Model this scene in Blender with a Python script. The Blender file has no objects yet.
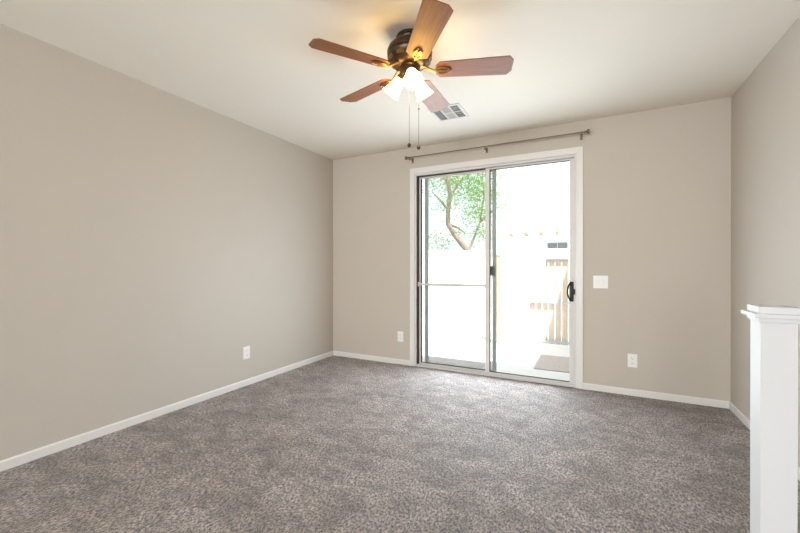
import bpy, bmesh, math, random
from mathutils import Vector, Matrix
PI = math.pi
S = bpy.context.scene
COL = S.collection
R = math.radians

# ------------------------------------------------------------------ camera
CAM_H = 1.12
cam_d = bpy.data.cameras.new('camera')
cam_d.sensor_width = 36.0
cam_d.lens = 371.74 / 800 * 36.0
cam_d.clip_start = 0.02
cam_d.clip_end = 300
cam = bpy.data.objects.new('camera', cam_d)
COL.objects.link(cam)
cam.location = (0, 0, CAM_H)
cam.rotation_euler = (R(90 - 0.127), 0, R(27.0))
S.camera = cam

# ------------------------------------------------------------------ world, sun, daylight, exposure
w = bpy.data.worlds.new('sky')
S.world = w
w.use_nodes = True
nt = w.node_tree
bg = nt.nodes['Background']
sky = nt.nodes.new('ShaderNodeTexSky')
sky.sky_type = 'NISHITA'
sky.sun_disc = False
sky.sun_elevation = R(67)
sky.sun_rotation = R(137)
sky.air_density = 1.0
sky.dust_density = 4.0
sky.ozone_density = 1.0
hz = nt.nodes.new('ShaderNodeMix'); hz.data_type = 'RGBA'       # bright summer haze over the blue
hz.inputs[0].default_value = 0.7
hz.inputs[7].default_value = (3.3, 3.4, 3.5, 1)
nt.links.new(sky.outputs['Color'], hz.inputs[6])
nt.links.new(hz.outputs[2], bg.inputs['Color'])
bg.inputs['Strength'].default_value = 0.62

sun_d = bpy.data.lights.new('sun', 'SUN')
sun_d.energy = 18.0
sun_d.angle = R(0.6)
sun_d.color = (1.0, 0.96, 0.9)
sun = bpy.data.objects.new('sun', sun_d)
COL.objects.link(sun)
sun.rotation_euler = Vector((-0.287, 0.30, -1.0)).to_track_quat('-Z', 'Y').to_euler()

def area(name, loc, rot, sx, sy, energy, color):
    d = bpy.data.lights.new(name, 'AREA')
    d.shape = 'RECTANGLE'; d.size = sx; d.size_y = sy
    d.energy = energy; d.color = color
    o = bpy.data.objects.new(name, d)
    COL.objects.link(o)
    o.location = loc; o.rotation_euler = rot
    return o
# added area lamps stand in for daylight at guessed unseen windows and the door
area('rear_daylight_fill', (-1.95, -5.48, 1.35), (R(90), 0, 0), 1.3, 1.5, 152, (0.93, 0.96, 1.0))
area('rear_daylight_fill', (0.05, -5.48, 1.35), (R(90), 0, 0), 1.3, 1.5, 152, (0.93, 0.96, 1.0))
area('side_fill_light', (-5.17, -1.60, 1.35), (R(90), 0, R(-90)), 2.3, 1.5, 26, (0.97, 1.0, 0.92))  # fill lamp at the side window added out of view
area('door_daylight', (-0.92, 3.735, 0.86), (R(-90), 0, 0), 1.5, 1.60, 56, (0.78, 0.89, 1.0))

vs = S.view_settings
S.display_settings.display_device = 'sRGB'
vs.view_transform = 'Standard'
vs.look = 'None'
vs.gamma = 1.0
vs.use_curve_mapping = False
vs.exposure = 0.05

# ------------------------------------------------------------------ materials
def new_mat(name):
    m = bpy.data.materials.new(name)
    m.use_nodes = True
    n = m.node_tree.nodes
    return m, n, m.node_tree.links, n['Principled BSDF']

def simple(name, col, rough=0.5, metal=0.0, noise=0.0, nscale=30, bump=0.0, bscale=200, bdist=0.002, spec=0.5):
    m, n, l, b = new_mat(name)
    b.inputs['Roughness'].default_value = rough
    b.inputs['Metallic'].default_value = metal
    b.inputs['Specular IOR Level'].default_value = spec
    tc = n.new('ShaderNodeTexCoord')
    nz = n.new('ShaderNodeTexNoise'); nz.inputs['Scale'].default_value = nscale
    nz.inputs['Detail'].default_value = 4
    l.new(tc.outputs['Object'], nz.inputs['Vector'])
    mx = n.new('ShaderNodeMix'); mx.data_type = 'RGBA'
    k = noise
    mx.inputs[6].default_value = (*[max(0, c * (1 - k)) for c in col], 1)
    mx.inputs[7].default_value = (*[min(1, c * (1 + k)) for c in col], 1)
    l.new(nz.outputs['Fac'], mx.inputs[0])
    l.new(mx.outputs[2], b.inputs['Base Color'])
    if bump:
        n2 = n.new('ShaderNodeTexNoise'); n2.inputs['Scale'].default_value = bscale
        n2.inputs['Detail'].default_value = 3
        l.new(tc.outputs['Object'], n2.inputs['Vector'])
        bp = n.new('ShaderNodeBump'); bp.inputs['Strength'].default_value = bump
        bp.inputs['Distance'].default_value = bdist
        l.new(n2.outputs['Fac'], bp.inputs['Height'])
        l.new(bp.outputs['Normal'], b.inputs['Normal'])
    return m

M = {}
M['wall'] = simple('greige_wall_paint', (0.530, 0.483, 0.419), 0.55, noise=0.02, nscale=3, bump=0.25, bscale=160, bdist=0.0012, spec=0.35)
M['ceiling'] = simple('ceiling_paint', (0.84, 0.79, 0.70), 0.8, noise=0.01, nscale=3, bump=0.3, bscale=120, bdist=0.0015, spec=0.2)
M['trim'] = simple('white_trim_paint', (0.73, 0.715, 0.685), 0.35, noise=0.015, nscale=12)
M['post'] = simple('white_gloss_paint', (0.665, 0.675, 0.685), 0.5, noise=0.012, nscale=9, bump=0.1, bscale=60, spec=0.2)
M['vinyl'] = simple('door_frame_white', (0.66, 0.65, 0.63), 0.4, noise=0.02, nscale=20)
M['seal_and_shade'] = simple('door_seal_and_gap_shade', (0.05, 0.045, 0.04), 0.6)  # glazing gaskets, and also the painted shade of the frame gaps
M['screen_frame'] = simple('screen_frame_grey', (0.36, 0.40, 0.39), 0.5, 0.1, noise=0.03)
M['latch'] = simple('latch_teal_grey', (0.04, 0.10, 0.09), 0.45)
M['black'] = simple('black_handle', (0.010, 0.010, 0.012), 0.4, spec=0.2)
M['plate'] = simple('white_plastic', (0.82, 0.82, 0.81), 0.35, noise=0.01)
M['slot'] = simple('dark_slot', (0.03, 0.03, 0.03), 0.7)
M['rod'] = simple('brushed_nickel_rod', (0.20, 0.165, 0.125), 0.38, 0.85, noise=0.08, nscale=40)
M['bronze'] = simple('oil_rubbed_bronze', (0.075, 0.048, 0.03), 0.34, 0.75, noise=0.3, nscale=25)
M['brass'] = simple('antique_brass', (0.30, 0.18, 0.08), 0.33, 0.9, noise=0.25, nscale=40)
M['chain'] = simple('chain_metal', (0.20, 0.18, 0.15), 0.4, 0.7)
M['fob'] = simple('fob_wood', (0.07, 0.045, 0.025), 0.4)
M['vent'] = simple('vent_white_metal', (0.72, 0.70, 0.65), 0.45, noise=0.02)
M['duct'] = simple('vent_duct_dark', (0.06, 0.055, 0.05), 0.8)
M['concrete'] = simple('patio_concrete', (0.74, 0.73, 0.71), 0.9, noise=0.08, nscale=6, bump=0.3, bscale=90)
M['soil'] = simple('dry_soil', (0.58, 0.54, 0.52), 0.95, noise=0.35, nscale=22, bump=0.8, bscale=40, bdist=0.02)
M['stucco'] = simple('cream_stucco', (0.80, 0.775, 0.73), 0.9, noise=0.05, nscale=5, bump=0.5, bscale=70, bdist=0.004)
M['roof'] = simple('tan_roof', (0.66, 0.60, 0.54), 0.85, noise=0.12, nscale=8)
M['rafter'] = simple('rafter_wood', (0.45, 0.33, 0.24), 0.7, noise=0.1)
M['far_glass'] = simple('far_window_glass', (0.10, 0.12, 0.14), 0.15)
M['gate_metal'] = simple('gate_metal_grey', (0.40, 0.45, 0.52), 0.5, 0.3)
M['mat'] = simple('mat_fibre', (0.47, 0.41, 0.37), 0.95, noise=0.4, nscale=60, bump=0.8, bscale=150, bdist=0.006)
M['bark'] = simple('tree_bark', (0.25, 0.20, 0.155), 0.9, noise=0.3, nscale=14, bump=0.8, bscale=30, bdist=0.02)
M['eave'] = simple('eave_paint', (0.62, 0.57, 0.50), 0.8, noise=0.03)

def wood_mat(name, dark, light, scale, rough, coat=0.0, axis_stretch=(1, 14, 14)):
    m, n, l, b = new_mat(name)
    tc = n.new('ShaderNodeTexCoord')
    mp = n.new('ShaderNodeMapping'); mp.inputs['Scale'].default_value = axis_stretch
    l.new(tc.outputs['Object'], mp.inputs['Vector'])
    nz = n.new('ShaderNodeTexNoise'); nz.inputs['Scale'].default_value = scale
    nz.inputs['Detail'].default_value = 7; nz.inputs['Roughness'].default_value = 0.6
    nz.inputs['Distortion'].default_value = 0.5
    l.new(mp.outputs['Vector'], nz.inputs['Vector'])
    cr = n.new('ShaderNodeValToRGB')
    cr.color_ramp.elements[0].position = 0.3; cr.color_ramp.elements[0].color = (*dark, 1)
    cr.color_ramp.elements[1].position = 0.72; cr.color_ramp.elements[1].color = (*light, 1)
    l.new(nz.outputs['Fac'], cr.inputs['Fac'])
    l.new(cr.outputs['Color'], b.inputs['Base Color'])
    b.inputs['Roughness'].default_value = rough
    b.inputs['Coat Weight'].default_value = coat
    b.inputs['Specular IOR Level'].default_value = 0.4
    return m
M['blade'] = wood_mat('cherry_blade_wood', (0.18, 0.055, 0.014), (0.31, 0.112, 0.034), 5, 0.42, 0.0)
M['gate_wood'] = wood_mat('gate_board_wood', (0.47, 0.37, 0.29), (0.62, 0.52, 0.43), 3, 0.85, 0, (14, 14, 1))

def glass_mat():
    m = bpy.data.materials.new('door_glass'); m.use_nodes = True
    n, l = m.node_tree.nodes, m.node_tree.links
    n.clear()
    out = n.new('ShaderNodeOutputMaterial')
    tr = n.new('ShaderNodeBsdfTransparent'); tr.inputs['Color'].default_value = (0.94, 0.968, 0.955, 1)
    gl = n.new('ShaderNodeBsdfGlossy'); gl.inputs['Roughness'].default_value = 0.02
    fr = n.new('ShaderNodeFresnel'); fr.inputs['IOR'].default_value = 1.45
    mx = n.new('ShaderNodeMixShader')
    l.new(fr.outputs[0], mx.inputs[0]); l.new(tr.outputs[0], mx.inputs[1]); l.new(gl.outputs[0], mx.inputs[2])
    l.new(mx.outputs[0], out.inputs['Surface'])
    return m
M['glass'] = glass_mat()

def mesh_screen_mat():
    m = bpy.data.materials.new('insect_screen_mesh'); m.use_nodes = True
    n, l = m.node_tree.nodes, m.node_tree.links
    n.clear()
    out = n.new('ShaderNodeOutputMaterial')
    tr = n.new('ShaderNodeBsdfTransparent')
    df = n.new('ShaderNodeBsdfDiffuse'); df.inputs['Color'].default_value = (0.10, 0.10, 0.10, 1)
    mx = n.new('ShaderNodeMixShader'); mx.inputs[0].default_value = 0.22
    l.new(tr.outputs[0], mx.inputs[1]); l.new(df.outputs[0], mx.inputs[2])
    l.new(mx.outputs[0], out.inputs['Surface'])
    return m
M['screen'] = mesh_screen_mat()

def lamp_mat(name, col, strength):
    m, n, l, b = new_mat(name)
    b.inputs['Base Color'].default_value = (0.9, 0.87, 0.8, 1)
    b.inputs['Roughness'].default_value = 0.35
    b.inputs['Emission Color'].default_value = (*col, 1)
    b.inputs['Emission Strength'].default_value = strength
    return m
M['shade'] = lamp_mat('lit_frosted_shade', (1.0, 0.62, 0.16), 17.0)
M['bulb'] = lamp_mat('lit_bulb', (1.0, 0.70, 0.32), 60.0)

def leaf_mat():
    m, n, l, b = new_mat('green_leaf')
    b.inputs['Roughness'].default_value = 0.55
    oi = n.new('ShaderNodeTexCoord')
    nz = n.new('ShaderNodeTexNoise'); nz.inputs['Scale'].default_value = 1.6
    l.new(oi.outputs['Object'], nz.inputs['Vector'])
    cr = n.new('ShaderNodeValToRGB')
    cr.color_ramp.elements[0].position = 0.35; cr.color_ramp.elements[0].color = (0.20, 0.37, 0.09, 1)
    cr.color_ramp.elements[1].position = 0.65; cr.color_ramp.elements[1].color = (0.36, 0.54, 0.20, 1)
    l.new(nz.outputs['Fac'], cr.inputs['Fac'])
    l.new(cr.outputs['Color'], b.inputs['Base Color'])
    tl = n.new('ShaderNodeBsdfTranslucent'); l.new(cr.outputs['Color'], tl.inputs['Color'])
    mx = n.new('ShaderNodeMixShader'); mx.inputs[0].default_value = 0.4
    out = n['Material Output']
    l.new(b.outputs[0], mx.inputs[1]); l.new(tl.outputs[0], mx.inputs[2]); l.new(mx.outputs[0], out.inputs['Surface'])
    return m
M['leaf'] = leaf_mat()

def carpet_mat():
    m, n, l, b = new_mat('taupe_carpet')
    tc = n.new('ShaderNodeTexCoord')
    def noise(scale, detail=3, rough=0.55, dist=0.0, stretch=None, rot=0):
        z = n.new('ShaderNodeTexNoise'); z.inputs['Scale'].default_value = scale
        z.inputs['Detail'].default_value = detail; z.inputs['Roughness'].default_value = rough
        z.inputs['Distortion'].default_value = dist
        if stretch:
            mp = n.new('ShaderNodeMapping'); mp.inputs['Scale'].default_value = stretch
            mp.inputs['Rotation'].default_value = (0, 0, rot)
            l.new(tc.outputs['Object'], mp.inputs['Vector']); l.new(mp.outputs['Vector'], z.inputs['Vector'])
        else:
            l.new(tc.outputs['Object'], z.inputs['Vector'])
        return z
    def ramp(src, p0, c0, p1, c1):
        cr = n.new('ShaderNodeValToRGB')
        cr.color_ramp.elements[0].position = p0; cr.color_ramp.elements[0].color = (*c0, 1)
        cr.color_ramp.elements[1].position = p1; cr.color_ramp.elements[1].color = (*c1, 1)
        l.new(src, cr.inputs['Fac']); return cr.outputs['Color']
    def mul(a, bb, f=1.0):
        x = n.new('ShaderNodeMix'); x.data_type = 'RGBA'; x.blend_type = 'MULTIPLY'
        x.inputs[0].default_value = f
        l.new(a, x.inputs[6]); l.new(bb, x.inputs[7]); return x.outputs[2]
    tuft = noise(100, 4, 0.7, 0.5, (1.0, 0.62, 1.0), 0.45)
    tuft2 = noise(200, 2, 0.6, 0.3)
    patch = noise(2.6, 4, 0.6, 1.0, (1.0, 1.7, 1.0), 0.6)
    blot = noise(8.5, 4, 0.65, 0.6)
    c = ramp(tuft.outputs['Fac'], 0.43, (0.105, 0.076, 0.064), 0.58, (0.97, 0.83, 0.755))
    c = mul(c, ramp(tuft2.outputs['Fac'], 0.32, (0.40, 0.38, 0.37), 0.56, (1.0, 1.0, 1.0)))
    c = mul(c, ramp(patch.outputs['Fac'], 0.38, (0.64, 0.60, 0.565), 0.60, (1.0, 1.0, 1.0)))
    c = mul(c, ramp(blot.outputs['Fac'], 0.36, (0.58, 0.555, 0.53), 0.58, (1.0, 1.0, 1.0)))
    l.new(c, b.inputs['Base Color'])
    b.inputs['Roughness'].default_value = 0.62
    b.inputs['Specular IOR Level'].default_value = 0.6
    b.inputs['Sheen Weight'].default_value = 0.45
    b.inputs['Sheen Roughness'].default_value = 0.35
    ad = n.new('ShaderNodeMath'); ad.operation = 'ADD'
    l.new(tuft.outputs['Fac'], ad.inputs[0]); l.new(tuft2.outputs['Fac'], ad.inputs[1])
    bp = n.new('ShaderNodeBump'); bp.inputs['Strength'].default_value = 1.0; bp.inputs['Distance'].default_value = 0.016
    l.new(ad.outputs[0], bp.inputs['Height']); l.new(bp.outputs['Normal'], b.inputs['Normal'])
    return m
M['carpet'] = carpet_mat()

# ------------------------------------------------------------------ mesh helpers
class MB:
    def __init__(self):
        self.bm = bmesh.new()
    def box(self, x0, x1, y0, y1, z0, z1, bev=0.0, mat=None):
        r = bmesh.ops.create_cube(self.bm, size=1.0)
        vs_ = r['verts']
        bmesh.ops.scale(self.bm, verts=vs_, vec=(x1 - x0, y1 - y0, z1 - z0))
        bmesh.ops.translate(self.bm, verts=vs_, vec=((x0 + x1) / 2, (y0 + y1) / 2, (z0 + z1) / 2))
        if bev:
            ed = list({e for v in vs_ for e in v.link_edges})
            r2 = bmesh.ops.bevel(self.bm, geom=ed, offset=bev, segments=2, affect='EDGES', profile=0.6)
            vs_ = list({v for f in r2['faces'] for v in f.verts})
        if mat is not None:
            bmesh.ops.transform(self.bm, matrix=mat, verts=vs_)
        return self
    def lathe(self, prof, seg=24, mat=None, closed_ends=True):
        # prof: list of (r, z)
        rings = []
        for (r, z) in prof:
            if r < 1e-6:
                rings.append([self.bm.verts.new((0, 0, z))])
            else:
                rings.append([self.bm.verts.new((r * math.cos(2 * PI * i / seg), r * math.sin(2 * PI * i / seg), z)) for i in range(seg)])
        for a, b in zip(rings[:-1], rings[1:]):
            for i in range(seg):
                j = (i + 1) % seg
                if len(a) == 1 and len(b) == 1: continue
                if len(a) == 1: self.bm.faces.new((a[0], b[j], b[i]))
                elif len(b) == 1: self.bm.faces.new((a[i], a[j], b[0]))
                else: self.bm.faces.new((a[i], a[j], b[j], b[i]))
        if closed_ends:
            if len(rings[0]) > 1: self.bm.faces.new(list(reversed(rings[0])))
            if len(rings[-1]) > 1: self.bm.faces.new(rings[-1])
        if mat is not None:
            bmesh.ops.transform(self.bm, matrix=mat, verts=[v for rg in rings for v in rg])
        return self
    def tube(self, pts, r, seg=10, closed=False):
        pts = [Vector(p) for p in pts]
        rs = r if isinstance(r, (list, tuple)) else [r] * len(pts)
        N = len(pts); rings = []
        prev = None
        for i, p in enumerate(pts):
            if closed: t = (pts[(i + 1) % N] - pts[i - 1])
            else: t = pts[min(i + 1, N - 1)] - pts[max(i - 1, 0)]
            t.normalize()
            if prev is None:
                up = Vector((0, 0, 1)) if abs(t.z) < 0.9 else Vector((1, 0, 0))
                u = t.cross(up).normalized()
            else:
                u = (prev - t * prev.dot(t)).normalized()
            prev = u
            v = t.cross(u)
            rings.append([self.bm.verts.new(p + (u * math.cos(2 * PI * k / seg) + v * math.sin(2 * PI * k / seg)) * rs[i]) for k in range(seg)])
        pairs = list(zip(rings[:-1], rings[1:]))
        if closed: pairs.append((rings[-1], rings[0]))
        for a, b in pairs:
            for k in range(seg):
                j = (k + 1) % seg
                self.bm.faces.new((a[k], a[j], b[j], b[k]))
        if not closed:
            self.bm.faces.new(list(reversed(rings[0]))); self.bm.faces.new(rings[-1])
        return self
    def prism(self, poly, z0, z1, mat=None, bev=0.0):
        a = [self.bm.verts.new((x, y, z0)) for x, y in poly]
        b = [self.bm.verts.new((x, y, z1)) for x, y in poly]
        fs = [self.bm.faces.new(list(reversed(a))), self.bm.faces.new(b)]
        n = len(poly)
        for i in range(n):
            j = (i + 1) % n
            self.bm.faces.new((a[i], a[j], b[j], b[i]))
        vs_ = a + b
        if bev:
            ed = [e for f in fs for e in f.edges]
            r2 = bmesh.ops.bevel(self.bm, geom=ed, offset=bev, segments=2, affect='EDGES', profile=0.6)
            vs_ = list({v for f in r2['faces'] for v in f.verts} | {v for v in vs_ if v.is_valid})
        if mat is not None:
            bmesh.ops.transform(self.bm, matrix=mat, verts=vs_)
        return self
    def build(self, name, mat, parent=None, smooth=True, loc=None, rot=None):
        bmesh.ops.recalc_face_normals(self.bm, faces=self.bm.faces[:])
        me = bpy.data.meshes.new(name)
        self.bm.to_mesh(me); self.bm.free()
        if smooth:
            for p in me.polygons: p.use_smooth = True
            me.set_sharp_from_angle(angle=R(32))
        me.materials.append(mat)
        o = bpy.data.objects.new(name, me)
        COL.objects.link(o)
        if smooth:
            wn = o.modifiers.new('weighted_normal', 'WEIGHTED_NORMAL'); wn.keep_sharp = True; wn.weight = 100
        if parent is not None: o.parent = parent
        if loc is not None: o.location = loc
        if rot is not None: o.rotation_euler = rot
        return o

def empty(name, loc=(0, 0, 0), rz=0.0):
    o = bpy.data.objects.new(name, None)
    o.empty_display_size = 0.05
    COL.objects.link(o)
    o.location = loc; o.rotation_euler = (0, 0, rz)
    return o
def tag(o, label, cat, group=None):
    o['label'] = label; o['category'] = cat
    if group: o['group'] = group
    return o
def struct(o, label=None, cat=None):
    o['kind'] = 'structure'
    if label: o['label'] = label
    if cat: o['category'] = cat
    return o
def copy_tree(o, parent=None):
    c = o.copy(); COL.objects.link(c)
    if parent is not None: c.parent = parent
    for ch in list(o.children): copy_tree(ch, c)
    return c

# ------------------------------------------------------------------ room shell
XL, XR, YB, H = -2.862, 0.987, 3.770, 2.44
YR = -5.5
T = 0.14
DX0, DX1, DZ = -1.733, -0.109, 2.143          # door opening
GZ = -0.12                                    # outside ground level

XA, YA = -5.20, 0.50                           # unseen side area, added so light from the left reaches the right wall
m = MB()
m.box(XL - T, XR + T, YR - T, YB + 0.06, -0.10, 0.0); m.box(XA - T, XL - T, YR - T, YA + T, -0.10, 0.0)
struct(m.build('floor', M['carpet'], smooth=False), 'mottled taupe grey-brown cut pile carpet covering the whole floor', 'carpet')
m = MB()
m.box(XL - T, XR + T, YR - T, YB + T, H, H + 0.15); m.box(XA - T, XL - T, YR - T, YA + T, H, H + 0.15)
struct(m.build('ceiling', M['ceiling'], smooth=False), 'flat off-white painted ceiling above the room', 'ceiling')
m = MB()
m.box(XL - T, XL, YA, YB + T, 0, H); m.box(XA, XL - T, YA, YA + T, 0, H)
struct(m.build('wall_left', M['wall'], smooth=False), 'long plain greige wall on the left side', 'wall')
m = MB()                                       # outer wall of the side area added for light, window_3 in it
m.box(XA - T, XA, YR, -2.85, 0, H); m.box(XA - T, XA, -0.35, YA + T, 0, H)
m.box(XA - T, XA, -2.85, -0.35, 0, 0.55); m.box(XA - T, XA, -2.85, -0.35, 2.15, H)
struct(m.build('wall_side', M['wall'], smooth=False), 'greige outer wall of the added, unseen side area behind the viewpoint', 'wall')
o = MB().box(XR, XR + T, YR - T, YB + T, 0, H).build('wall_right', M['wall'], smooth=False)
struct(o, 'greige wall on the right behind the white post', 'wall')
m = MB()
m.box(XL, DX0, YB, YB + T, 0, H)
m.box(DX1, XR, YB, YB + T, 0, H)
m.box(DX0, DX1, YB, YB + T, DZ, H)
struct(m.build('wall_back', M['wall'], smooth=False), 'greige end wall holding the sliding glass door', 'wall')
# rear wall behind the camera with two window openings
m = MB()
wz0, wz1 = 0.55, 2.15
cuts = [(-2.65, -1.25), (-0.65, 0.75)]
m.box(XA - T, XR, YR - T, YR, 0, wz0); m.box(XA - T, XR, YR - T, YR, wz1, H)
m.box(XA - T, cuts[0][0], YR - T, YR, wz0, wz1); m.box(cuts[0][1], cuts[1][0], YR - T, YR, wz0, wz1); m.box(cuts[1][1], XR, YR - T, YR, wz0, wz1)
struct(m.build('wall_rear', M['wall'], smooth=False), 'greige rear wall behind the viewpoint with two windows', 'wall')
for i, (a, b) in enumerate(cuts):
    m = MB()
    f = 0.05
    m.box(a, a + f, YR - 0.10, YR - 0.05, wz0, wz1); m.box(b - f, b, YR - 0.10, YR - 0.05, wz0, wz1)
    m.box(a + f, b - f, YR - 0.10, YR - 0.05, wz0, wz0 + f); m.box(a + f, b - f, YR - 0.10, YR - 0.05, wz1 - f, wz1)
    struct(m.build('window_%d' % (i + 1), M['vinyl'], smooth=False))

m = MB()
m.box(XA - 0.10, XA - 0.05, -2.85, -2.80, 0.55, 2.15); m.box(XA - 0.10, XA - 0.05, -0.40, -0.35, 0.55, 2.15)
m.box(XA - 0.10, XA - 0.05, -2.80, -0.40, 0.55, 0.60); m.box(XA - 0.10, XA - 0.05, -2.80, -0.40, 2.10, 2.15)
struct(m.build('window_3', M['vinyl'], smooth=False))  # frame of the side window added to let light in

# baseboards: profile with eased top
BH, BT = 0.056, 0.012
def baseboard(name, p0, p1, inward, label):
    p0, p1, n = Vector((*p0, 0)), Vector((*p1, 0)), Vector((*inward, 0))
    prof = [(0, 0), (BT, 0), (BT, BH - 0.012), (BT - 0.003, BH - 0.005), (BT - 0.007, BH), (0, BH)]
    m = MB()
    A = [m.bm.verts.new(p0 + n * d + Vector((0, 0, z))) for d, z in prof]
    B = [m.bm.verts.new(p1 + n * d + Vector((0, 0, z))) for d, z in prof]
    m.bm.faces.new(A); m.bm.faces.new(list(reversed(B)))
    for i in range(len(prof)):
        j = (i + 1) % len(prof)
        m.bm.faces.new((A[i], B[i], B[j], A[j]))
    return struct(m.build(name, M['trim']), label, 'baseboard')
baseboard('baseboard_left', (XL, YA), (XL, YB), (1, 0), 'low white baseboard along the long left wall')
baseboard('baseboard_back_left', (XL + BT, YB), (-1.792, YB), (0, -1), 'short white baseboard between left corner and glass door')
baseboard('baseboard_back_right', (-0.050, YB), (XR - BT, YB), (0, -1), 'white baseboard from the glass door to the right corner')
baseboard('baseboard_right', (XR, YR), (XR, YB), (-1, 0), 'white baseboard along the right wall behind the post')

# door casing (trim_1): three mitred boards with a stepped face
CX0, CX1, CZ = -1.790, -0.0515, 2.203
m = MB()
def casing_board(poly):
    m.prism(poly, 0, 0.016, Matrix.Translation((0, YB, 0)) @ Matrix.Rotation(PI / 2, 4, 'X'), 0.003)
casing_board([(CX0, 0), (DX0, 0), (DX0, DZ), (CX0, CZ)])
casing_board([(DX1, 0), (CX1, 0), (CX1, CZ), (DX1, DZ)])
casing_board([(DX0, DZ), (DX1, DZ), (CX1, CZ), (CX0, CZ)])
struct(m.build('trim_1', M['trim']), 'white painted casing around the sliding glass door', 'door casing')

# ------------------------------------------------------------------ sliding glass door
door = struct(empty('door_1', ((DX0 + DX1) / 2, YB, 0)), 'white framed sliding glass patio door with insect screen', 'sliding door')
ox, oy = (DX0 + DX1) / 2, YB
def dbox(mb, x0, x1, y0, y1, z0, z1, bev=0.002):
    mb.box(x0 - ox, x1 - ox, y0 - oy, y1 - oy, z0, z1, bev)
JY0, JY1 = YB - 0.004, YB + 0.155
m = MB()                                       # outer frame: jambs, head and sill with tracks
dbox(m, DX0, DX0 + 0.018, JY0, JY1, 0.0, DZ)
dbox(m, DX1 - 0.018, DX1, JY0, JY1, 0.0, DZ)
dbox(m, DX0 + 0.018, DX1 - 0.018, JY0, YB + 0.022, DZ - 0.024, DZ)
dbox(m, DX0 + 0.018, DX1 - 0.018, YB + 0.022, JY1, DZ - 0.014, DZ)
dbox(m, DX0 + 0.018, DX1 - 0.018, YB + 0.064, YB + 0.068, DZ - 0.024, DZ - 0.012, 0.001)
dbox(m, DX0 + 0.018, DX1 - 0.018, JY0, JY1, 0.0, 0.012)
dbox(m, DX0 + 0.018, DX1 - 0.018, JY0, YB + 0.018, 0.012, 0.020)
dbox(m, DX0 + 0.018, DX1 - 0.018, YB + 0.062, YB + 0.067, 0.010, 0.020, 0.001)
dbox(m, DX0 + 0.018, DX1 - 0.018, YB + 0.112, YB + 0.117, 0.010, 0.020, 0.001)
m.build('door_frame', M['vinyl'], door)
m = MB()  # dark strips painting in the shade of the head and left jamb gaps
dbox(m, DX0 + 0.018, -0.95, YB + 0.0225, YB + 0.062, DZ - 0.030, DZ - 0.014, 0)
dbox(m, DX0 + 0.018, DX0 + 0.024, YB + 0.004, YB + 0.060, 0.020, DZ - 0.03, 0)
m.build('frame_gap_shade', M['seal_and_shade'], door, smooth=False)

def panel(name, x0, x1, y0, y1, z0, z1, sl, sr, rt, rb, mat):
    m = MB()
    dbox(m, x0, x0 + sl, y0, y1, z0, z1)
    dbox(m, x1 - sr, x1, y0, y1, z0, z1)
    dbox(m, x0 + sl, x1 - sr, y0, y1, z1 - rt, z1)
    dbox(m, x0 + sl, x1 - sr, y0, y1, z0, z0 + rb)
    return m.build(name, mat, door)
def pane(name, x0, x1, y, z0, z1, mat, par, th=0.005):
    m = MB()
    dbox(m, x0, x1, y, y + th, z0, z1, 0)
    return m.build(name, mat, par, smooth=False)
# sliding leaf (right, inner track)
SY0, SY1 = YB + 0.026, YB + 0.058
sx0, sx1 = -0.952, DX1 - 0.019
slide = panel('sliding_panel', sx0, sx1, SY0, SY1, 0.014, DZ - 0.026, 0.042, 0.036, 0.016, 0.020, M['vinyl'])
slide['label'] = 'sliding right hand glass leaf with black handle'
pane('glass_pane', sx0 + 0.036, sx1 - 0.030, YB + 0.040, 0.028, DZ - 0.038, M['glass'], slide)
m = MB()                                       # dark glazing gasket
g = 0.004
gx0, gx1, gz0, gz1 = sx0 + 0.042, sx1 - 0.036, 0.034, DZ - 0.042
dbox(m, gx0, gx0 + 0.006, SY0 + 0.004, SY1 - 0.004, gz0, gz1, 0)
dbox(m, gx0, gx1, SY0 + 0.006, SY1 - 0.004, gz0, gz0 + g, 0)
dbox(m, gx0, gx1, SY0 + 0.006, SY1 - 0.004, gz1 - g, gz1, 0)
m.build('glazing_seal', M['seal_and_shade'], slide, smooth=False)
# fixed leaf (left, outer track)
FY0, FY1 = YB + 0.070, YB + 0.104
fx0, fx1 = DX0 + 0.019, -0.915
fixed = panel('fixed_panel', fx0, fx1, FY0, FY1, 0.013, DZ - 0.026, 0.020, 0.036, 0.020, 0.016, M['vinyl'])
pane('glass_pane', fx0 + 0.016, fx1 - 0.030, YB + 0.086, 0.024, DZ - 0.040, M['glass'], fixed)
m = MB()
dbox(m, fx0 + 0.020, fx0 + 0.027, FY0 + 0.004, FY1 - 0.004, 0.029, DZ - 0.046, 0)
dbox(m, fx0 + 0.02, fx1 - 0.036, FY0 + 0.006, FY1 - 0.004, 0.0285, 0.033, 0)
m.build('glazing_seal', M['seal_and_shade'], fixed, smooth=False)
# insect screen leaf, slid to the left, outside the glass
CY0, CY1 = YB + 0.122, YB + 0.140
c0, c1 = -1.668, -0.862
scr = panel('screen_panel', c0, c1, CY0, CY1, 0.013, DZ - 0.016, 0.040, 0.040, 0.025, 0.014, M['screen_frame'])
scr['label'] = 'grey framed insect screen outside the fixed leaf'
pane('screen_mesh', c0 + 0.036, c1 - 0.028, YB + 0.130, 0.024, DZ - 0.038, M['screen'], scr, 0.001)
m = MB()
dbox(m, c1 - 0.056, c1 - 0.016, CY0 - 0.014, CY0, 1.015, 1.115, 0.004)
dbox(m, c1 - 0.054, c1 - 0.046, CY0 - 0.020, CY0 - 0.004, 1.03, 1.10, 0.002)
m.build('screen_latch', M['latch'], scr)
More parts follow.
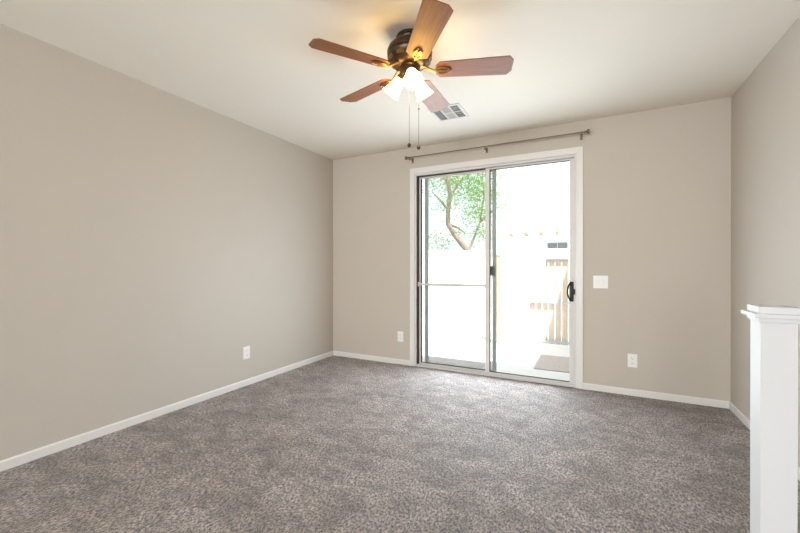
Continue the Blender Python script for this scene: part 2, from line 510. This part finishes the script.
# black pull handle on the sliding leaf
hx = sx1 - 0.018
m = MB()
dbox(m, hx - 0.016, hx + 0.016, SY0 - 0.014, SY0, 0.788, 0.972, 0.004)
dbox(m, hx + 0.006, hx + 0.030, SY0 - 0.052, SY0 - 0.032, 0.856, 0.906, 0.004)
dbox(m, hx - 0.002, hx + 0.012, SY0 - 0.036, SY0 - 0.010, 0.868, 0.894, 0.003)
pts = []
for k in range(13):
    t = k / 12
    pts.append((hx - 0.004 - 0.030 * math.sin(PI * t) ** 0.6 - ox, SY0 - 0.010 - 0.030 * math.sin(PI * t) ** 0.7 - oy, 0.796 + 0.17 * t))
m.tube(pts, 0.0075, 10)
h = m.build('door_handle', M['black'], slide)
h['label'] = 'black pull handle'
# security bar between jamb and sliding leaf
m = MB()
bz = 0.912
yb_ = YB + 0.040
m.tube([(DX0 + 0.020 - ox, yb_ - oy, bz), (-1.22 - ox, yb_ - oy, bz)], 0.013, 14)
m.tube([(-1.26 - ox, yb_ - oy, bz), (-0.962 - ox, yb_ - oy, bz)], 0.010, 14)
m.tube([(-1.235 - ox, yb_ - oy, bz), (-1.205 - ox, yb_ - oy, bz)], 0.0155, 14)
dbox(m, DX0 + 0.016, DX0 + 0.045, yb_ - 0.017, yb_ + 0.017, bz - 0.024, bz + 0.024, 0.003)
dbox(m, -0.968, -0.952, yb_ - 0.013, yb_ + 0.013, bz - 0.02, bz + 0.02, 0.003)
m.build('security_bar', M['vinyl'], door)

# ------------------------------------------------------------------ newel post
px0, px1, py0, py1 = 0.494, 0.583, 1.602, 1.690
pcx, pcy = (px0 + px1) / 2, (py0 + py1) / 2
PW, PD = (px1 - px0) / 2, (py1 - py0) / 2
PT = 0.988
post = tag(empty('newel_post', (pcx, pcy, 0)), 'white painted square newel post with stepped flat cap by the right wall', 'post')
m = MB(); m.box(-PW, PW, -PD, PD, 0.0, PT - 0.036, 0.003)
m.build('post_shaft', M['post'], post)
m = MB()
def sq(e, z0, z1, bev): m.box(-PW - e, PW + e, -PD - e, PD + e, z0, z1, bev)
sq(0.007, PT - 0.050, PT - 0.034, 0.003)
sq(0.020, PT - 0.036, PT - 0.022, 0.003)
sq(0.007, PT - 0.023, PT, 0.003)
m.build('post_cap', M['post'], post)

# ------------------------------------------------------------------ ceiling fan
FX, FY = -0.925, 1.938
fan = tag(empty('ceiling_fan', (FX, FY, H)), 'bronze ceiling fan with five cherry wood blades and three lit bell lamps', 'ceiling fan')
m = MB().lathe([(0.0, 0.0), (0.076, 0.0), (0.079, -0.008), (0.074, -0.014), (0.077, -0.024), (0.070, -0.038), (0.0, -0.038)], 40)
m.build('canopy', M['bronze'], fan)
m = MB().lathe([(0.0, -0.036), (0.076, -0.036), (0.090, -0.042), (0.096, -0.050), (0.112, -0.056), (0.122, -0.067), (0.129, -0.082), (0.130, -0.097),
                (0.125, -0.104), (0.129, -0.114), (0.126, -0.127), (0.112, -0.149), (0.094, -0.166), (0.072, -0.176), (0.0, -0.176)], 48)
m.build('motor_housing', M['bronze'], fan)
for k in range(10):                            # brass ornaments of the band under the motor
    a = k * 2 * PI / 10 + 0.3
    m = MB()
    m.prism([(-0.024, -0.010), (0.024, -0.010), (0.020, 0.010), (-0.020, 0.010)], 0, 0.004,
            Matrix.Rotation(a, 4, 'Z') @ Matrix.Translation((0.1185, 0, -0.139)) @ Matrix.Rotation(R(126), 4, 'Y') @ Matrix.Rotation(PI / 2, 4, 'Z'), 0.001)
    m.build('motor_ornament', M['brass'], fan)
m = MB().lathe([(0.0, -0.172), (0.060, -0.172), (0.063, -0.180), (0.057, -0.187), (0.059, -0.212), (0.051, -0.224), (0.044, -0.230), (0.046, -0.246),
                (0.036, -0.260), (0.018, -0.268), (0.010, -0.280), (0.0, -0.282)], 36)
m.build('switch_housing', M['bronze'], fan)
ZB = 2.241 - H
A0 = R(20.3)
def blade_mesh():
    m = MB()
    w0, w1 = 0.060, 0.071
    out = [(0.150, -0.030), (0.172, -w0), (0.551, -w1), (0.554, -w1), (0.577, -0.042), (0.577, 0.042), (0.554, w1), (0.551, w1), (0.172, w0), (0.150, 0.030)]
    m.prism(out, -0.003, 0.003, None, 0.0012)
    return m
def arm_mesh():
    m = MB()
    m.tube([(0.062, 0, 0.028), (0.085, 0, 0.026), (0.110, 0, 0.010), (0.135, 0, -0.006), (0.160, 0, -0.009)], [0.011, 0.009, 0.008, 0.008, 0.007], 10)
    ring = [(0.192 + 0.042 * math.cos(2 * PI * k / 28), 0.021 * math.sin(2 * PI * k / 28), -0.008) for k in range(28)]
    m.tube(ring, 0.0052, 8, True)
    m.tube([(0.150, 0, -0.009), (0.192, 0, -0.010), (0.222, 0, -0.009)], [0.007, 0.005, 0.006], 8)
    for x in (0.165, 0.192, 0.219):
        m.lathe([(0, -0.0165), (0.004, -0.015), (0.0045, -0.010), (0, -0.010)], 10, Matrix.Translation((x, 0, 0)))
    m.prism([(0.148, -0.016), (0.228, -0.014), (0.228, 0.014), (0.148, 0.016)], -0.006, -0.0032)
    return m
b0 = a0 = None
for k in range(5):
    ang = A0 - k * 2 * PI / 5
    rot = (Matrix.Rotation(ang, 3, 'Z') @ Matrix.Rotation(R(-12), 3, 'X')).to_euler()
    if b0 is None:
        b0 = blade_mesh().build('blade', M['blade'], fan)
        a0 = arm_mesh().build('blade_arm', M['brass'], fan)
        b, a = b0, a0
    else:
        b = b0.copy(); COL.objects.link(b); a = a0.copy(); COL.objects.link(a)
        b.parent = fan; a.parent = fan
    for q in (a, b):
        q.location = (0, 0, ZB); q.rotation_euler = rot
# light kit: three arms, sockets and bell shades
LA = R(-64 + 9)
for k in range(3):
    ang = LA + k * 2 * PI / 3
    tilt = R(40)
    # local frame: shade axis points outwards and down
    Mx = Matrix.Rotation(ang, 4, 'Z') @ Matrix.Translation((0.052, 0, -0.230)) @ Matrix.Rotation(PI - tilt, 4, 'Y')
    ca, sa = math.cos(ang), math.sin(ang)
    m = MB()
    m.lathe([(0.0, -0.026), (0.012, -0.026), (0.020, -0.014), (0.027, -0.006), (0.030, 0.006), (0.026, 0.010), (0.0, 0.010)], 24, Mx)
    m.tube([(0.030 * ca, 0.030 * sa, -0.212), (0.042 * ca, 0.042 * sa, -0.215), (0.050 * ca, 0.050 * sa, -0.225)], 0.011, 10)
    m.build('lamp_socket', M['brass'], fan)
    m = MB()
    outp = [(0.026, 0.004), (0.030, 0.016), (0.034, 0.040), (0.039, 0.066), (0.046, 0.090), (0.054, 0.108)]
    inp = [(r - 0.003, z) for r, z in reversed(outp)]
    m.lathe(outp + inp, 32, Mx, closed_ends=False)
    sh = m.build('lamp_shade', M['shade'], fan)
    sh['label'] = 'lit frosted bell glass'
    m = MB()
    m.lathe([(0.0, 0.012), (0.012, 0.014), (0.013, 0.030), (0.020, 0.048), (0.022, 0.060), (0.016, 0.076), (0.0, 0.084)], 20, Mx)
    m.build('bulb', M['bulb'], sh)
# pull chains
def camxy(X, D):                               # sideways / away offsets along the viewing heading
    c, s = math.cos(R(27)), math.sin(R(27))
    return (c * X - s * D, s * X + c * D)
for X, D, zt, zbot in ((-0.001, 0.040, -0.224, 1.828 - H), (0.052, 0.0, -0.218, 1.802 - H)):
    x, y = camxy(X, D)
    m = MB()
    m.tube([(x, y, zt), (x, y, zbot + 0.012)], 0.0011, 6)
    nb = int((zt - zbot) / 0.010)
    for i in range(nb):
        z = zt - i * 0.010
        m.lathe([(0, z - 0.002), (0.002, z), (0, z + 0.002)], 6, Matrix.Translation((x, y, 0)))
    if X > 0.03:
        m.lathe([(0, 2.015 - H), (0.005, 2.020 - H), (0.005, 2.028 - H), (0, 2.033 - H)], 8, Matrix.Translation((x, y, 0)))
    if abs(X) < 0.03:
        m.tube([(x * 0.6, y * 0.6, zt - 0.004), (x, y, zt)], 0.003, 6)
    ch = m.build('pull_chain', M['chain'], fan)
    m = MB().lathe([(0, zbot - 0.014), (0.006, zbot - 0.012), (0.012, zbot - 0.002), (0.011, zbot + 0.004), (0.005, zbot + 0.012), (0, zbot + 0.014)], 16, Matrix.Translation((x, y, 0)))
    m.build('chain_fob', M['fob'], ch)

# ------------------------------------------------------------------ ceiling air vent
vx, vy = -1.082, 3.052
vent = tag(empty('air_vent', (vx, vy, H)), 'white louvered square air vent set in the ceiling beyond the fan', 'air vent')
VW, VD = 0.137, 0.147
m = MB()
bd = 0.022
for (a, b, c, d) in ((-VW, VW, -VD, -VD + bd), (-VW, VW, VD - bd, VD), (-VW, -VW + bd, -VD + bd, VD - bd), (VW - bd, VW, -VD + bd, VD - bd)):
    m.box(a, b, c, d, -0.006, 0.0, 0.0015)
for x in (-0.040, 0.040):
    m.box(x - 0.006, x + 0.006, -VD + bd, VD - bd, -0.006, 0.0)
m.box(-0.034, VW - bd, -0.006, 0.006, -0.006, 0.0)
m.build('vent_frame', M['vent'], vent)
m = MB(); m.box(-VW + bd, VW - bd, -VD + bd, VD - bd, -0.0012, 0.0)
m.build('vent_duct', M['duct'], vent, smooth=False)
m = MB()
def slat_x(x, y0, y1, tilt, wd=0.012):
    m.box(-wd / 2, wd / 2, y0, y1, -0.0006, 0.0006, 0, Matrix.Translation((x, 0, -0.0045)) @ Matrix.Rotation(tilt, 4, 'Y'))
def slat_y(y, x0, x1, tilt, wd=0.012):
    m.box(x0, x1, -wd / 2, wd / 2, -0.0006, 0.0006, 0, Matrix.Translation((0, y, -0.0045)) @ Matrix.Rotation(tilt, 4, 'X'))
for i in range(5):
    slat_x(-0.108 + i * 0.0145, -VD + bd, VD - bd, R(30), 0.0105)
for i in range(5):
    for (y0, y1) in ((-VD + bd, -0.006), (0.006, VD - bd)):
        slat_x(0.053 + i * 0.0145, y0, y1, R(38), 0.008)
for i in range(9):
    slat_y(-0.116 + i * 0.0125, -0.034, 0.034, R(12), 0.0125)
    slat_y(0.016 + i * 0.0125, -0.034, 0.034, R(12), 0.0125)
for (y0, y1) in ((-VD + bd, -0.006), (0.006, VD - bd)):
    for f in (0.33, 0.66):
        yy = y0 + (y1 - y0) * f
        m.box(0.046, VW - bd, yy - 0.0015, yy + 0.0015, -0.0055, -0.003)
m.build('vent_louvers', M['vent'], vent, smooth=False)

# ------------------------------------------------------------------ curtain rod
RY, RZ = YB - 0.080, 2.309
rx0, rx1 = -1.775, -0.040
rod = tag(empty('curtain_rod', ((rx0 + rx1) / 2, YB, RZ)), 'thin bare bronze-grey curtain rod on three brackets above the glass door', 'curtain rod')
rcx = (rx0 + rx1) / 2
m = MB()
m.tube([(rx0 - rcx, RY - YB, 0), (-0.85 - rcx, RY - YB, 0)], 0.0055, 12)
m.tube([(-0.90 - rcx, RY - YB, 0), (rx1 - rcx, RY - YB, 0)], 0.0068, 12)
m.build('rod', M['rod'], rod)
for sx, xe in ((-1, rx0), (1, rx1)):
    mm = Matrix.Translation((xe - rcx, RY - YB, 0)) @ Matrix.Rotation(sx * PI / 2, 4, 'Y')
    m = MB().lathe([(0, -0.004), (0.0095, -0.004), (0.0095, 0.006), (0.006, 0.010), (0.012, 0.018), (0.019, 0.024), (0.021, 0.030), (0.021, 0.036), (0.016, 0.040), (0, 0.042)], 20, mm)
    m.build('finial', M['rod'], rod)
for xb in (-1.760, -0.930, -0.066):
    x = xb - rcx
    m = MB()
    m.box(x - 0.010, x + 0.010, -0.004, 0.0, -0.045, 0.012, 0.0015)
    m.tube([(x, -0.003, -0.018), (x, -0.045, -0.020), (x, RY - YB, -0.014)], 0.0045, 8)
    arc = [(x, RY - YB + 0.012 * math.cos(t), 0.012 * math.sin(t)) for t in [R(200 + 14 * i) for i in range(11)]]
    m.tube(arc, 0.004, 8)
    m.tube([(x, RY - YB, -0.012), (x, RY - YB, -0.034)], 0.005, 8)
    m.build('rod_bracket', M['rod'], rod)

# ------------------------------------------------------------------ outlets and switch (built facing -y, origin on the wall)
def make_outlet():
    t = empty('electrical_outlet')
    m = MB(); m.box(-0.036, 0.036, -0.006, 0.0, -0.058, 0.058, 0.0025); m.build('cover_plate', M['plate'], t)
    for z in (-0.020, 0.020):
        m = MB()
        m.prism([(0.017 * math.cos(a) * 1.0, max(-0.0145, min(0.0145, 0.018 * math.sin(a)))) for a in [2 * PI * i / 24 for i in range(24)]], 0.0, 0.0085,
                Matrix.Translation((0, 0, z)) @ Matrix.Rotation(PI / 2, 4, 'X'))
        rc = m.build('receptacle', M['plate'], t)
        m = MB()
        m.box(-0.0075, -0.0055, -0.0089, -0.0082, z - 0.002, z + 0.007)
        m.box(0.0055, 0.0075, -0.0089, -0.0082, z - 0.001, z + 0.006)
        m.box(-0.002, 0.002, -0.0089, -0.0082, z - 0.009, z - 0.005)
        m.build('socket_slots', M['slot'], rc, smooth=False)
    m = MB().lathe([(0, 0), (0.003, 0), (0.003, 0.0068), (0, 0.0072)], 12, Matrix.Rotation(PI / 2, 4, 'X'))
    m.build('screw', M['vent'], t)
    return t
out0 = make_outlet()
out0.location = (-1.914, YB, 0.315)
tag(out0, 'white outlet on the back wall just left of the glass door', 'outlet', 'wall outlets')
o1 = copy_tree(out0); o1.location = (0.332, YB, 0.300)
tag(o1, 'white outlet on the back wall right of the door, below the light switch', 'outlet', 'wall outlets')
o2 = copy_tree(out0); o2.location = (XL, 2.447, 0.306); o2.rotation_euler = (0, 0, PI / 2)
tag(o2, 'white outlet low on the long left wall', 'outlet', 'wall outlets')

sw = tag(empty('light_switch', (0.089, YB, 0.974)), 'white double light switch plate on the back wall right of the glass door', 'light switch')
m = MB(); m.box(-0.058, 0.058, -0.006, 0.0, -0.057, 0.057, 0.0025); m.build('cover_plate', M['plate'], sw)
for x in (-0.023, 0.023):
    m = MB()
    m.box(x - 0.0165, x + 0.0165, -0.0095, -0.004, -0.033, 0.033, 0.0015, Matrix.Translation((0, -0.0006, 0)) @ Matrix.Rotation(R(2.5), 4, 'X'))
    m.build('rocker', M['plate'], sw)

# ------------------------------------------------------------------ outside: ground, patio, eaves
o = MB().box(-16, 10, YB + T + 0.02, 40, GZ - 0.25, GZ - 0.03).build('ground', M['soil'], smooth=False)
struct(o, 'bare dry soil of the yard beyond the patio', 'ground')
o = MB().box(-1.16, 2.4, YB + T + 0.02, 6.9, GZ - 0.10, GZ, 0.01).build('patio_slab', M['concrete'], smooth=False)
struct(o, 'pale concrete patio outside the glass door', 'patio')
o = MB().box(-6, 0.55, YB + T + 0.0, YB + T + 0.12, H + 0.02, H + 0.16, 0.005).build('house_eave', M['eave'], smooth=False)
struct(o, 'narrow eave of the house above the glass door', 'eave')
m = MB()
m.box(0.55, 0.70, YB + T + 0.02, 6.10, GZ - 0.10, 2.45)
m.box(0.126, 0.90, YB + T + 0.12, 6.10, 2.45, 2.56)
struct(m.build('house_wing', M['stucco'], smooth=False), 'stucco side wing of the house right of the patio', 'house wall')

# garden wall far left and behind
m = MB()
m.box(-12, 4, 9.4, 9.58, GZ - 0.05, 1.46)
m.box(-12, 4, 9.36, 9.62, 1.46, 1.52, 0.008)
struct(m.build('garden_wall', M['stucco'], smooth=False), 'long cream stucco garden wall at the end of the yard', 'garden wall')

# wooden gate
GY = 6.15
gx_l, gx_r = -0.895, 0.52
gate = tag(empty('wooden_gate', (gx_l, GY, GZ)), 'weathered light wood board gate in a grey metal frame beyond the patio', 'gate')
GH = 1.33
m = MB()
m.box(0.0, 0.035, -0.02, 0.015, 0.02, GH, 0.003); m.box(gx_r - gx_l - 0.035, gx_r - gx_l, -0.02, 0.015, 0.02, GH, 0.003)
for z in (0.055, 0.66, GH + 0.005):
    m.box(0.0, gx_r - gx_l, -0.018, 0.012, z, z + 0.032, 0.003)
m.build('gate_frame', M['gate_metal'], gate)
random.seed(5)
x = 0.045; i = 0
wdt = (gx_r - gx_l - 0.09) / 14
for i in range(14):
    m = MB()
    zt = GH + 0.075 + random.uniform(-0.008, 0.008)
    m.box(-wdt / 2 + 0.004, wdt / 2 - 0.004, 0.0, 0.018, 0.0, zt - 0.03, 0.002)
    m.build('board', M['gate_wood'], gate, loc=(0.045 + wdt * (i + 0.5), 0.016, 0.03))
m = MB()
for z in (GH - 0.02,):
    m.box(0.0, gx_r - gx_l, 0.036, 0.07, z - 0.02, z + 0.06, 0.003)
m.build('gate_rail', M['gate_wood'], gate)
fp = tag(empty('fence_post', (-1.325, GY, GZ)), 'slim pale brown wooden post left of the board gate', 'fence post')
m = MB(); m.box(-0.03, 0.03, -0.03, 0.03, 0.0, 1.40, 0.004); m.build('post_shaft', M['rafter'], fp)
m = MB(); m.box(-0.036, 0.036, -0.036, 0.036, 1.40, 1.42, 0.004); m.build('post_cap', M['rafter'], fp)
# doormat
mt = tag(empty('doormat', (-0.13, 5.09, GZ)), 'brown fibre mat lying on the patio outside the glass door', 'doormat')
m = MB(); m.box(-0.45, 0.45, -0.37, 0.37, 0.0, 0.012, 0.004); m.build('mat_field', M['mat'], mt)
m = MB()
for a, b, c, d in ((-0.465, 0.465, -0.385, -0.37), (-0.465, 0.465, 0.37, 0.385), (-0.465, -0.45, -0.37, 0.37), (0.45, 0.465, -0.37, 0.37)):
    m.box(a, b, c, d, 0.0, 0.010, 0.002)
m.build('mat_border', M['mat'], mt)

# neighbouring house
HY = 15.0
nh = tag(empty('neighbour_house', (0.5, HY, GZ)), 'pale neighbouring house with low eave and a dark window behind the gate', 'house')
m = MB()
m.box(-3.1, 6.0, 0.0, 0.2, 0.0, 2.55); m.box(-3.1, -2.9, 0.2, 6, 0.0, 2.55)
m.build('house_wall', M['stucco'], nh, smooth=False)
m = MB()
A = [(-3.6, -0.6, 2.50), (6.6, -0.6, 2.50), (6.6, 5.0, 3.1), (-3.6, 5.0, 3.1)]
vv = [m.bm.verts.new(p) for p in A] + [m.bm.verts.new((p[0], p[1], p[2] + 0.10)) for p in A]
for f in ((0, 1, 2, 3), (4, 7, 6, 5), (0, 4, 5, 1), (1, 5, 6, 2), (2, 6, 7, 3), (3, 7, 4, 0)):
    m.bm.faces.new([vv[i] for i in f])
m.build('roof', M['roof'], nh, smooth=False)
for k in range(14):
    m = MB(); x = -3.2 + k * 0.55
    m.box(-0.03, 0.03, -0.55, 0.0, 2.36, 2.46)
    m.build('rafter_tail', M['rafter'], nh, smooth=False, loc=(x, 0, 0))
for xw in (-1.92, -1.10):                       # house frame of reference: x offset 0.5
    m = MB()
    m.box(xw, xw + 0.72, -0.03, 0.0, 1.76, 1.79); m.box(xw, xw + 0.72, -0.03, 0.0, 2.09, 2.12)
    for q in (xw, xw + 0.35, xw + 0.70): m.box(q, q + 0.02, -0.03, 0.0, 1.79, 2.09)
    fr = m.build('window_frame', M['gate_metal'], nh, smooth=False)
    m = MB(); m.box(xw + 0.02, xw + 0.35, -0.015, 0.0, 1.79, 2.09); m.box(xw + 0.37, xw + 0.70, -0.015, 0.0, 1.79, 2.09)
    m.build('window_glass', M['far_glass'], fr, smooth=False)

# tree beyond the garden wall
random.seed(11)
TY = 11.2
def ray_at(u, v, y):                            # point in the yard seen at a given bearing
    X = (u - 400) / 371.74; Z = -(v - 265.7) / 371.74
    c, s = math.cos(R(27)), math.sin(R(27))
    d = Vector((c * X - s, s * X + c, Z))
    return Vector((0, 0, CAM_H)) + d * (y / d.y)
tb = ray_at(468, 250, TY)
tree = tag(empty('leafy_tree', (tb.x + 0.25, TY, GZ)), 'light green leafy tree with a crooked trunk beyond the garden wall', 'tree')
org = Vector((tb.x + 0.25, TY, GZ))
def P(u, v, dy=0.0): return ray_at(u, v, TY + dy) - org
trunk = [Vector((0, 0, 0)), P(468, 252), P(462, 244), P(454, 234), P(448, 224), P(448, 210, -0.1), P(450, 196, -0.2), P(448, 182, -0.3), P(444, 160, -0.4), P(446, 130, -0.3)]
m = MB().tube(trunk, [0.14, 0.09, 0.085, 0.08, 0.075, 0.07, 0.065, 0.055, 0.045, 0.02], 12)
m.build('trunk', M['bark'], tree)
branches = [[trunk[4], P(458, 228, 0.4), P(466, 234, 0.8)], [trunk[1], P(474, 238, 0.4), P(480, 222, 0.6), P(484, 196, 0.8), P(482, 170, 1.0)], [trunk[6], P(460, 182, 0.5), P(472, 172, 1.0), P(490, 160, 1.4)],
            [trunk[7], P(436, 172, 0.4), P(426, 168, 0.8)], [trunk[5], P(440, 200, -0.5), P(432, 192, -0.8)], [P(480, 222, 0.6), P(496, 208, 0.9), P(510, 204, 1.2)]]
for b in branches:
    n_ = len(b)
    m = MB().tube(b, [0.045 - 0.033 * i / (n_ - 1) for i in range(n_)], 8)
    m.build('branch', M['bark'], tree)
# leaf clusters: (u, v, depth offset, radius, count)
clusters = [(478, 212, 0.5, 0.55, 620), (482, 192, 0.7, 0.60, 620), (470, 190, 0.6, 0.55, 420), (464, 176, 0.5, 0.6, 520), (450, 184, 0, 0.45, 300), (448, 170, 0, 0.6, 420),
            (484, 172, 0.9, 0.7, 560), (436, 176, 0.2, 0.5, 230), (430, 168, 0.5, 0.6, 220), (452, 200, -0.2, 0.35, 130), (440, 206, -0.5, 0.4, 90), (432, 240, 0.3, 0.35, 60),
            (444, 244, 0.2, 0.3, 60), (481, 232, 0.6, 0.45, 260), (510, 206, 1.2, 0.35, 60), (508, 222, 1.1, 0.22, 34), (452, 150, 0.2, 1.0, 700), (480, 150, 0.8, 0.9, 600), (458, 232, 0.1, 0.16, 40),
            (428, 190, 0.4, 0.4, 70), (494, 196, 1.0, 0.4, 130)]
verts, faces = [], []
for (u, v, dy, rad, cnt) in clusters:
    c = P(u, v, dy)
    for _ in range(cnt):
        d = Vector((random.gauss(0, 1), random.gauss(0, 1), random.gauss(0, 0.8)))
        p = c + d * rad * 0.52
        ax = Vector((random.gauss(0, 1), random.gauss(0, 1), random.gauss(-0.3, 0.6))).normalized()
        sd = ax.cross(Vector((random.gauss(0, 1), random.gauss(0, 1), random.gauss(0, 1)))).normalized()
        nn = ax.cross(sd)
        L = random.uniform(0.065, 0.115); W = L * 0.42
        k = len(verts)
        verts += [p, p + ax * L * 0.5 + sd * W * 0.5 + nn * L * 0.06, p + ax * L - nn * L * 0.08, p + ax * L * 0.5 - sd * W * 0.5 + nn * L * 0.06]
        faces += [(k, k + 1, k + 2), (k, k + 2, k + 3)]
me = bpy.data.meshes.new('foliage')
me.from_pydata([tuple(v) for v in verts], [], faces)
me.materials.append(M['leaf'])
fo = bpy.data.objects.new('foliage', me); COL.objects.link(fo); fo.parent = tree
